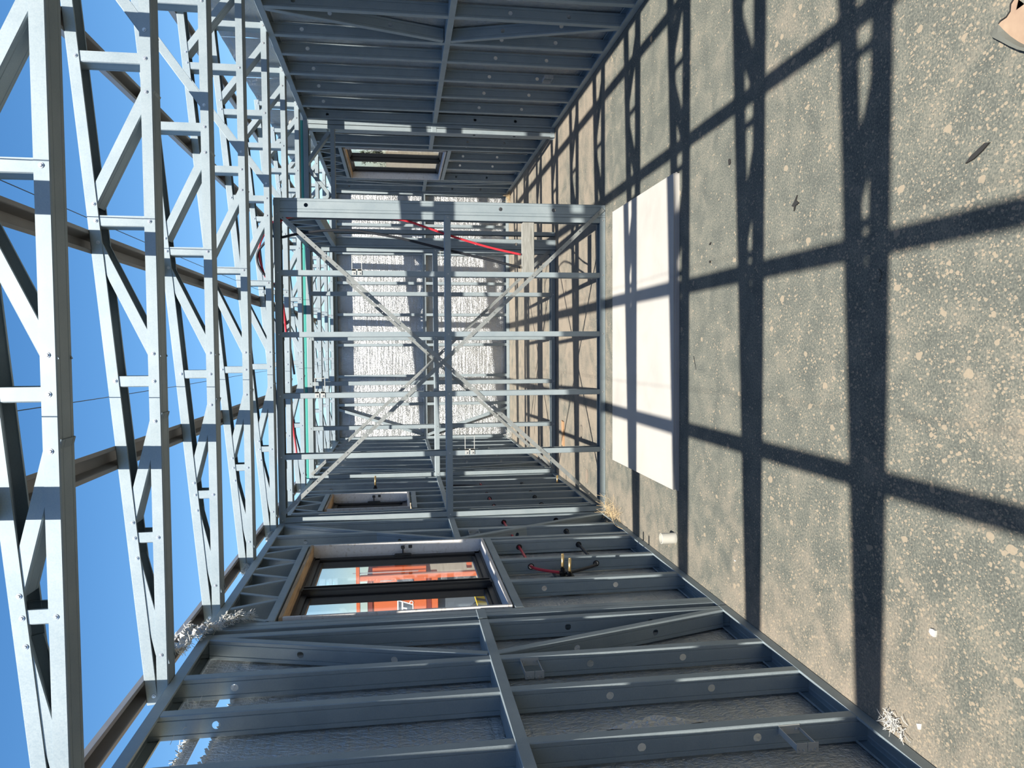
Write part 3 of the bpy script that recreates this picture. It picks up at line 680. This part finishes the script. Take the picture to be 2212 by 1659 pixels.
def tail(loc, label, ln=0.095):
    x, y, z = loc; root = empty('pipe_tail', loc, label, 'pipe fitting', 'brass pipe tails')
    bm = bmesh.new(); cyl(bm, (x+0.02, y, z), (x+0.02+ln*0.75, y, z), 0.0085, n=16); cyl(bm, (x+0.02+ln*0.75, y, z), (x+0.024+ln*0.75, y, z), 0.0085, 0.0072, n=16); link('spout', bm, BRASS, root, True)
    bm = bmesh.new(); cyl(bm, (x-0.012, y, z), (x+0.03, y, z), 0.0125, n=16); cyl(bm, (x+0.001, y, z-0.018), (x+0.001, y, z+0.018), 0.0125, n=16); box(bm, (x-0.014, y-0.016, z-0.016), (x-0.006, y+0.016, z+0.016), 0.002); link('elbow', bm, BLACK, root)
tail((-1.308, 4.312, 0.655), 'brass pipe tail at the end of the red pipe, below the large window', 0.12)
tail((-1.308, 4.215, 0.634), 'brass pipe tail at the end of the black pipe, lower and nearer the viewer', 0.12)
tail((-1.300, 7.22, 1.822), 'brass pipe tail high on the left wall, on the upright red pipe', 0.13)
tail((-1.300, 7.08, 0.105), 'short brass pipe tail near the floor between the partitions', 0.10)
def board(lo, hi, label):
    bm = bmesh.new(); box(bm, lo, hi, 0.002); tag(link('backing_board', bm, TAPBOARD), label, 'board', 'small boards behind pipe fittings')
board((-1.352, 4.10, 0.585), (-1.326, 4.455, 0.690), 'grey timber backing board behind the brass tails below the window')
board((-1.352, 6.665, 0.655), (-1.326, 6.97, 0.755), 'grey timber backing board below the small high window, farther piece')
board((-1.352, 6.36, 0.655), (-1.326, 6.59, 0.755), 'grey timber backing board below the small high window, nearer piece')
def grommet(parent, x, y, z):
    bm = bmesh.new(); n = 18
    pts = [V((x+0.0165*math.cos(2*PI*i/n), y-0.001, z+0.0165*math.sin(2*PI*i/n))) for i in range(n+1)]
    tube(bm, pts, 0.0033, 6); link('grommet', bm, BLACK, parent)
for y in (4.49, 4.95, 5.03, 5.33, 5.695):
    for z in (0.812, 0.407): grommet(fl2, -1.313, y, z)
for y in (5.83, 6.06, 6.30, 6.62, 6.84, 7.00):
    for z in (0.812, 0.407): grommet(fl3, -1.313, y, z)

# timber blocking in the nearest partition
bm = bmesh.new(); box(bm, (0.556, Y1+0.012, 0.556), (0.967, Y1+0.080, 0.646), 0.003)
tag(link('timber_block', bm, WOODG), 'weathered grey timber block set between studs in the nearest partition', 'timber')

# ------------------------------------------------------------------ on the floor
def slab(bm, pts, z0, z1):
    a = [bm.verts.new((x, y, z0)) for x, y in pts]; b = [bm.verts.new((x, y, z1)) for x, y in pts]; n = len(pts)
    bm.faces.new(a[::-1]); bm.faces.new(b)
    for i in range(n): bm.faces.new((a[i], a[(i+1) % n], b[(i+1) % n], b[i]))
SH = (('top sheet of the white fibre cement stack on the floor', 0.0, 0.0, 0.021, 0.0305), ('middle sheet of the white fibre cement stack on the floor', 0.004, -0.010, 0.0108, 0.0203), ('bottom sheet of the white fibre cement stack on the floor', -0.003, -0.016, 0.0006, 0.0101))
for lb, dx, dy, z0, z1 in SH:
    bm = bmesh.new(); slab(bm, [(-0.815+dx, 4.176+dy), (0.998+dx, 4.190+dy), (1.002+dx, 5.441+dy), (-0.819+dx, 5.441+dy)], z0, z1)
    tag(link('fibre_cement_sheet', bm, SHEET), lb, 'sheet', 'stack of fibre cement sheets')
# white pipe stub
bm = bmesh.new(); n = 28; xx, yy = -1.107, 4.222; R0, R1, hh = 0.0315, 0.0285, 0.088
ring = lambda r, z: [bm.verts.new((xx+r*math.cos(2*PI*i/n), yy+r*math.sin(2*PI*i/n), z)) for i in range(n)]
rs = [ring(R0, 0.0), ring(R0, hh-0.001), ring(R0-0.001, hh), ring(R1, hh), ring(R1, 0.004)]
for a, b in zip(rs, rs[1:]):
    for i in range(n): bm.faces.new((a[i], a[(i+1) % n], b[(i+1) % n], b[i]))
bm.faces.new(rs[-1])
tag(link('drain_pipe_stub', bm, PVC, smooth=False), 'short white plastic pipe stub standing up from the floor by the left wall', 'pipe stub')
def chip(pts, label, m=DARKCHIP, h=0.006, cat='debris', name='debris_chip', group='dark chips on the floor', tilt=0.0):
    bm = bmesh.new(); slab(bm, pts, 0.0006, h)
    bmesh.ops.triangulate(bm, faces=[f for f in bm.faces if len(f.verts) > 4])
    return tag(link(name, bm, m), label, cat, group)
def blob(cx, cy, r, n, seed, el=1.0, rot=0.0):
    rr = random.Random(seed); out = []
    for i in range(n):
        an = 2*PI*i/n; q = r*rr.uniform(0.55, 1.15); x, y = q*math.cos(an)*el, q*math.sin(an)
        out.append((cx+x*math.cos(rot)-y*math.sin(rot), cy+x*math.sin(rot)+y*math.cos(rot)))
    return out
chip([(0.575, 2.915), (0.590, 2.893), (0.612, 2.873), (0.592, 2.882), (0.578, 2.858), (0.572, 2.885), (0.552, 2.897), (0.570, 2.896)], 'three-pointed dark flake on the floor right of the middle')
chip(blob(0.897, 3.51, 0.015, 9, 2, 0.9), 'small round dark chip on the floor, right of the sheet stack')
chip([(0.516, 1.955), (0.532, 1.935), (0.555, 1.885), (0.552, 1.868), (0.536, 1.893), (0.521, 1.925)], 'long dark sliver on the floor at the near right')
chip(blob(0.536, 3.735, 0.014, 7, 4, 0.5, 0.3), 'narrow dark chip on the floor, nearest the sheet stack')
chip(blob(0.446, 3.734, 0.008, 7, 5, 0.8), 'tiny dark chip beside the narrow one near the sheet stack')
chip(blob(1.936, 4.671, 0.024, 11, 6, 1.0, 0.4), 'dry tan leaf on the floor near the right wall', mat('dry_leaf', (0.50, 0.34, 0.20), 0.8), 0.003, 'leaf', 'leaf', 'leaf')
def curl(pts, label):
    bm = bmesh.new(); tube(bm, smooth_path(pts, 5), 0.0012, 6); tag(link('wire_offcut', bm, BLACK), label, 'wire offcut', 'bent wire offcuts on the floor')
curl([(0.262, 2.345, 0.002), (0.250, 2.325, 0.006), (0.235, 2.325, 0.006), (0.218, 2.340, 0.002)], 'thin curled black offcut in the shadow band, middle of the floor')
curl([(-0.04, 3.95, 0.002), (-0.085, 3.925, 0.005), (-0.115, 3.915, 0.002)], 'thin curled black offcut in front of the sheet stack')
# white fibrous scraps
def fibres(cx, cy, cz, n, sp, ln, r, m, seed, up=0.6, flat=1.0):
    bm = bmesh.new(); rr = random.Random(seed)
    for _ in range(n):
        p = V((cx+rr.gauss(0, sp[0]), cy+rr.gauss(0, sp[1]), cz+abs(rr.gauss(0, sp[2])))); d = V((rr.uniform(-1, 1), rr.uniform(-1, 1), rr.uniform(-0.1, up))).normalized(); l = ln*rr.uniform(0.4, 1.2)
        q = p+d*l*0.5+V((rr.uniform(-1, 1), rr.uniform(-1, 1), rr.uniform(-1, 1)))*l*0.12; e = q+(d+V((rr.uniform(-.5, .5), rr.uniform(-.5, .5), rr.uniform(-.4, .2)))).normalized()*l*0.5
        for v in (p, q, e): v.z = max(v.z, r)
        tube(bm, [p, q, e], r, 4)
    return bm
o = tag(link('shredded_scrap', fibres(-1.222, 2.222, 0.003, 90, (0.012, 0.028, 0.006), 0.035, 0.0012, WHITEBIT, 3), WHITEBIT), 'clump of shredded white scrap by the bottom plate, near left', 'scrap')
o = tag(link('straw_tuft', fibres(-1.235, 5.56, 0.003, 150, (0.04, 0.10, 0.012), 0.10, 0.0009, STRAW, 4), STRAW), 'tuft of dry straw in the corner of the left wall and nearest partition', 'straw', 'tufts of straw')
bm = bmesh.new(); tube(bm, smooth_path([(-1.11, 5.33, 0.12), (-1.20, 5.36, 0.07), (-1.27, 5.30, 0.055), (-1.262, 5.12, 0.05)], 4), 0.002, 6)
tag(link('straw_stalk', bm, STRAW), 'single bent straw stalk leaning on the bottom plate by the corner', 'straw')
tag(link('straw_tuft', fibres(2.16, 10.78, 0.003, 120, (0.04, 0.06, 0.02), 0.07, 0.0016, STRAW, 8), STRAW), 'tuft of dry straw in the far right corner at the end wall', 'straw', 'tufts of straw')
tag(link('straw_tuft', fibres(-1.22, 10.75, 0.003, 90, (0.03, 0.05, 0.03), 0.06, 0.0016, WHITEBIT, 9), WHITEBIT), 'pale tuft of fluff in the far left corner at the end wall', 'straw', 'tufts of straw')
chip(blob(-0.862, 2.048, 0.016, 8, 12), 'small white crumb on the floor by the left wall', WHITEBIT, 0.008, 'scrap', 'white_crumb', 'white crumbs on the floor')
chip([(-1.175, 2.118), (-1.165, 2.095), (-1.185, 2.098), (-1.190, 2.110)], 'thin white sliver on the floor near the bottom plate', WHITEBIT, 0.003, 'scrap', 'white_crumb', 'white crumbs on the floor')
chip(blob(-1.02, 3.42, 0.010, 8, 14, 0.5), 'pale scratch-like flake between pipe stub and left wall', WHITEBIT, 0.002, 'scrap', 'white_crumb', 'white crumbs on the floor')
# torn membrane flap with bare tan slab beneath, near right edge
root = empty('torn_membrane', (0.84, 1.80, 0), 'torn black membrane flap curling up from a bare tan patch, near right', 'membrane')
tanm = mat('bare_tan_slab', (0.56, 0.40, 0.27), 0.85); _n = noise(tanm, 20, 5, objco(tanm)); L(tanm, ramp(tanm, _n, [(0.3, (0.29, 0.20, 0.14)), (0.7, (0.36, 0.26, 0.18))]), bsdf(tanm).inputs['Base Color'])
bm = bmesh.new(); slab(bm, [(0.852, 1.858), (0.860, 1.840), (0.862, 1.821), (0.872, 1.808), (0.890, 1.806), (0.899, 1.795), (0.893, 1.785), (0.868, 1.792), (0.872, 1.765), (0.91, 1.74), (0.90, 1.68), (0.72, 1.66), (0.76, 1.764), (0.800, 1.800)], 0.0006, 0.0022)
bmesh.ops.triangulate(bm, faces=[f for f in bm.faces if len(f.verts) > 4]); link('bare_patch', bm, tanm, root)
flapm = mat('membrane_back', (0.115, 0.12, 0.105), 0.85)
bm = bmesh.new(); A = [(0.8560, 1.8480), (0.832, 1.828), (0.808, 1.806), (0.784, 1.780), (0.764, 1.755), (0.74, 1.70)]; Bp = [(0.8440, 1.8780), (0.826, 1.856), (0.798, 1.818), (0.776, 1.790), (0.757, 1.763), (0.72, 1.70)]
rows = []; hz = (0.001, 0.012, 0.016, 0.017, 0.018, 0.018)
for (ax, ay), (bx, by), h in zip(A, Bp, hz):
    rows.append([bm.verts.new((ax, ay, 0.0028)), bm.verts.new((ax*0.6+bx*0.4, ay*0.6+by*0.4, 0.003+h*0.8)), bm.verts.new((bx, by, 0.003+h))])
for r0, r1 in zip(rows, rows[1:]):
    for k in range(2): bm.faces.new((r0[k], r1[k], r1[k+1], r0[k+1]))
link('flap', bm, flapm, root, solid=0.0010)
bm = bmesh.new(); e = [V((0.8575, 1.848, 0.002)), V((0.863, 1.8405, 0.002)), V((0.865, 1.822, 0.002)), V((0.874, 1.810, 0.002)), V((0.892, 1.809, 0.002)), V((0.902, 1.797, 0.002)), V((0.93, 1.79, 0.002))]
for a, b in zip(e, e[1:]): obox(bm, a, b, UZ, 0.003, 0.0028)
link('torn_edge', bm, DARKCHIP, root)
# cut-out with rusty timber between the partitions, and an oval patch
bm = bmesh.new(); slab(bm, [(-0.695, 7.30), (-0.705, 7.235), (-0.945, 7.215), (-0.935, 7.285)], 0.0006, 0.016)
tag(link('timber_offcut', bm, PIT), 'rusty brown timber offcut on the floor between the partitions', 'offcut')
bm = bmesh.new(); pts = [(-1.09+0.062*math.cos(t), 6.335+0.038*math.sin(t)) for t in [2*PI*i/20 for i in range(20)]]; slab(bm, pts, 0.0006, 0.004); bmesh.ops.triangulate(bm, faces=[f for f in bm.faces if len(f.verts) > 4])
tag(link('oval_patch', bm, mat('old_mortar', (0.22, 0.18, 0.14), 0.9)), 'small oval mortar patch on the floor beyond the nearest partition', 'patch')

# ------------------------------------------------------------------ torn foil scraps on the left top plate
def crumple(name, spine, width, label, seed, m, fr=1.0, group='torn foil scraps on the left wall top'):
    rr = random.Random(seed); root = empty(name, spine[0], label, 'foil scrap', group)
    path = smooth_path(spine, 9); bm = bmesh.new(); rows = []; nw = 7
    for i, p in enumerate(path):
        t = (path[min(i+1, len(path)-1)]-path[max(i-1, 0)]).normalized(); a = t.cross(V((1, 0.2, 0))).normalized(); b = t.cross(a)
        w = width*(0.55+0.45*math.sin(PI*min(1, (i+2)/len(path)*1.05)))
        rows.append([bm.verts.new(p + a*(k/(nw-1)-0.5)*w + b*(math.sin(k*1.7+i*0.5)*0.12*w+rr.uniform(-0.10, 0.10)*w)) for k in range(nw)])
    for r0, r1 in zip(rows, rows[1:]):
        for k in range(nw-1): bm.faces.new((r0[k], r1[k], r1[k+1], r0[k+1]))
    edge = [v.co.copy() for r in rows for v in (r[0], r[-1])]+[v.co.copy() for v in rows[0]+rows[-1]]
    link('foil_sheet', bm, m, root, solid=0.0012)
    bm = bmesh.new()
    for p in edge:
        for _ in range(int(7*fr)):
            d = V((rr.uniform(-1, 1), rr.uniform(-1, 1), rr.uniform(-1, 0.6))).normalized(); l = rr.uniform(0.006, 0.026)
            q = p+V((rr.uniform(-1, 1), rr.uniform(-1, 1), rr.uniform(-1, 1)))*0.006
            tube(bm, [q, q+d*l*0.6, q+d*l+V((0, 0, -0.25*l))], 0.0010, 4)
    link('frayed_fibres', bm, FLUFF, root)
CRUMP = mat('crumpled_foil', (0.62, 0.61, 0.575), 0.45, 0.35); _n = noise(CRUMP, 55, 5, objco(CRUMP), dist=1.0); bump(CRUMP, _n, 0.9, 0.02)
crumple('foil_scrap', [(-1.300, 3.43, 2.570), (-1.262, 3.42, 2.545), (-1.240, 3.46, 2.515), (-1.235, 3.52, 2.470), (-1.243, 3.58, 2.430)], 0.115, 'large crumpled foil scrap hanging over the left top plate above the near window edge', 21, CRUMP, 0.9)
crumple('foil_scrap', [(-1.243, 3.61, 2.405), (-1.235, 3.63, 2.380), (-1.236, 3.65, 2.350), (-1.245, 3.69, 2.300)], 0.075, 'shaded lower tail of the hanging foil scrap at the window corner', 22, foil_mat('shaded_tail_foil', (0.45, 0.47, 0.44), 1), 1.2)  # shade of the tail put into its darker foil tint
crumple('foil_scrap', [(-1.315, 4.66, 2.515), (-1.300, 4.70, 2.500), (-1.285, 4.76, 2.508)], 0.045, 'small torn foil scrap at the left foot of the fourth truss', 23, CRUMP, 1.0)
crumple('foil_scrap', [(-1.330, 5.52, 2.520), (-1.305, 5.58, 2.500), (-1.290, 5.64, 2.500)], 0.04, 'tiny torn foil scrap on the left top plate before the nearest partition', 24, CRUMP, 0.8)
crumple('foil_scrap', [(2.318, 8.05, 2.63), (2.300, 8.16, 2.62), (2.292, 8.26, 2.60)], 0.06, 'torn foil scrap on the right wall top among the trusses', 25, CRUMP, 1.2)
# cobweb-like torn fibres at the torn slot
tag(link('torn_fibres', fibres(-1.335, 2.86, 2.33, 70, (0.012, 0.05, 0.025), 0.05, 0.0009, FLUFF, 31, 0.4), FLUFF), 'wisps of torn fibre at the ragged hole in the near left wrap', 'scrap')

# ------------------------------------------------------------------ outside
# orange machine standing in the yard, seen through window 1
mr = empty('orange_machine', (-4.9, 13.8, -0.32), 'large orange machine body with a logo plate, outside the left window', 'machine')
def mpart(nm, lo, hi, m, bev=0.004):
    bm = bmesh.new(); box(bm, lo, hi, bev); return link(nm, bm, m, mr)
YM = 13.0
mpart('body', (-6.3, YM, 1.165), (-3.70, YM+1.5, 2.075), ORANGE)
mpart('body_edge', (-6.3, YM-0.02, 2.078), (-3.84, YM+1.4, 2.165), REDBROWN)
mpart('top_bar', (-6.4, YM-0.12, 2.285), (-3.3, YM-0.02, 2.345), ORANGE)
mpart('lower_edge', (-6.3, YM-0.01, 1.080), (-3.84, YM+1.4, 1.162), REDBROWN)
mpart('lower_bar', (-6.2, YM-0.05, 0.970), (-3.86, YM+0.3, 1.077), ORANGE)
mpart('side_step', (-3.698, YM+0.1, 1.49), (-3.60, YM+1.2, 2.10), ORANGE)
mpart('upright_post', (-3.88, YM-0.13, 0.30), (-3.80, YM-0.03, 2.28), ORANGE)
mpart('hand_rail', (-3.76, YM-0.10, 1.30), (-3.745, YM-0.08, 2.40), SCREW)
mpart('door_handle', (-3.93, YM-0.03, 1.75), (-3.91, YM-0.002, 1.95), SCREW)
mpart('grey_panel', (-3.975, YM-0.012, 1.385), (-3.905, YM-0.001, 1.668), LOGOG)
mpart('frame_rail', (-3.86, YM+0.3, 0.35), (-3.55, YM+0.42, 0.44), ORANGE)
mpart('undercarriage', (-6.1, YM+0.05, 0.20), (-4.25, YM+1.3, 0.965), LOGOG)
for xw in (-4.75, -5.8):
    bm = bmesh.new(); cyl(bm, (xw, YM-0.05, 0.10), (xw, YM+0.045, 0.10), 0.42, n=28); cyl(bm, (xw, YM-0.08, 0.10), (xw, YM-0.05, 0.10), 0.20, n=20); link('wheel', bm, BLACK, mr)
def poly(nm, pts, y, m, par=mr):
    bm = bmesh.new(); vs = [bm.verts.new((x, y, z)) for x, z in pts]; bm.faces.new(vs); return link(nm, bm, m, par, solid=0.003)
# the logo: white outlined four-sided window shape with bars and a dot, ringed circle beside it
poly('logo_border', [(-4.262, 1.665), (-4.355, 1.392), (-4.80, 1.392), (-4.80, 1.665)], YM-0.005, LOGOW)
poly('logo_field', [(-4.290, 1.645), (-4.370, 1.412), (-4.78, 1.412), (-4.78, 1.645)], YM-0.009, LOGOG)
poly('logo_bar', [(-4.300, 1.592), (-4.310, 1.565), (-4.78, 1.565), (-4.78, 1.592)], YM-0.013, LOGOW)
poly('logo_bar', [(-4.40, 1.565), (-4.42, 1.565), (-4.44, 1.50), (-4.41, 1.50)], YM-0.013, LOGOW)
bm = bmesh.new(); cyl(bm, (-4.325, YM-0.011, 1.425), (-4.325, YM-0.002, 1.425), 0.034, n=20); link('logo_ring', bm, LOGOW, mr)
bm = bmesh.new(); cyl(bm, (-4.325, YM-0.014, 1.425), (-4.325, YM-0.010, 1.425), 0.021, n=20); link('logo_dot', bm, ORANGE, mr)
# grey-white rail and a yellow board yard
def yard(name, lo, hi, m, label, cat):
    bm = bmesh.new(); box(bm, lo, hi, 0.003); return tag(link(name, bm, m), label, cat)
yard('soil_bed', (-4.0, 9.0, -0.32), (-3.2, 10.9, -0.20), SOIL, 'dark soil bed in the yard beyond the left window', 'soil')
yard('timber_plank', (-3.05, 10.6, -0.32), (-2.93, 16.0, 0.02), mat('plank', (0.62, 0.42, 0.18), 0.7), 'yellowish timber plank on edge in the yard beyond the left window', 'plank')
hb = empty('hazard_barrier', (-2.5, 7.5, -0.32), 'black and yellow striped barrier board low outside the left window', 'barrier')
bm = bmesh.new(); box(bm, (-2.52, 6.9, 0.755), (-2.49, 7.92, 0.855), 0.002); link('board', bm, YELLOW, hb)
for k in range(5):
    y0 = 6.95+k*0.21; bm = bmesh.new(); vs = [bm.verts.new((-2.487, a, b)) for a, b in ((y0, 0.757), (y0+0.08, 0.757), (y0+0.15, 0.853), (y0+0.07, 0.853))]; bm.faces.new(vs); link('stripe', bm, BLACK, hb, solid=0.003)
for y0 in (7.0, 7.85):
    bm = bmesh.new(); box(bm, (-2.545, y0-0.02, -0.32), (-2.522, y0+0.02, 0.85), 0.002); link('leg', bm, SCREW, hb)
# trees beyond the right window, far shrubs left
bm = bmesh.new(); n = 24
for k in range(n):
    x0, x1 = -10+k*3.0, -7+k*3.0; f = lambda x: 2.43+0.10*math.sin(x*0.35)
    a = [bm.verts.new(p) for p in ((x0, 40, -0.33), (x1, 40, -0.33), (x1, 58, f(x1)), (x0, 58, f(x0)))]
    b = [bm.verts.new(p) for p in ((x0, 58, f(x0)), (x1, 58, f(x1)), (x1, 90, f(x1)+0.2), (x0, 90, f(x0)+0.2))]
    bm.faces.new(a); bm.faces.new(b)
struct(link('ground_bank', bm, GROUND))
def tree(x, y, h, r, label, seed, z0=-0.32, s0=0.05, zlow=0.45, nc=34):
    rr = random.Random(seed); root = empty('tree', (x, y, z0), label, 'tree', 'trees far beyond the building')
    bm = bmesh.new(); cyl(bm, (x, y, z0), (x, y, z0+h*0.55), 0.05*h, 0.03*h, n=8)
    for k in range(4): a = rr.uniform(0, 6.28); cyl(bm, (x, y, z0+h*0.35), (x+math.cos(a)*r*0.6, y+math.sin(a)*r*0.6, z0+h*0.72), 0.02*h, 0.01*h, n=6)
    link('trunk', bm, BARK, root)
    bm = bmesh.new()
    for c in range(nc):
        a = rr.uniform(0, 6.28); q = r*math.sqrt(rr.random()); cz = z0+h*(zlow+(0.93-zlow)*rr.random()); cc = V((x+math.cos(a)*q, y+math.sin(a)*q, cz)); cr = r*rr.uniform(0.16, 0.30)
        for _ in range(60):
            d = V((rr.gauss(0, 1), rr.gauss(0, 1), rr.gauss(0, 0.8))).normalized()*cr*rr.uniform(0.4, 1.0); s = rr.uniform(s0, s0*2.2)
            p = cc+d; u = V((rr.uniform(-1, 1), rr.uniform(-1, 1), rr.uniform(-1, 1))).normalized(); w = u.orthogonal().normalized()
            bm.faces.new([bm.verts.new(p+u*s), bm.verts.new(p+w*s*0.6), bm.verts.new(p-u*s), bm.verts.new(p-w*s*0.6)])
    link('foliage', bm, LEAF, root)
tree(15.6, 60, 2.0, 1.2, 'grey-green tree seen through the right window, the taller one', 41, 2.4, 0.05, 0.2)
tree(12.3, 62, 1.6, 0.9, 'grey-green tree seen through the right window, lower and nearer the window centre', 42, 2.4, 0.05, 0.15)
for i, (x, y) in enumerate(((-30, 95), (-14, 100), (14, 90), (30, 85), (22, 100))): tree(x, y, 4.2, 3.0, ['low tree on the horizon far left', 'low tree on the horizon left of the end wall', 'low tree on the horizon right of the end wall', 'low tree on the horizon far right', 'low tree at the back of the right horizon'][i], 60+i)
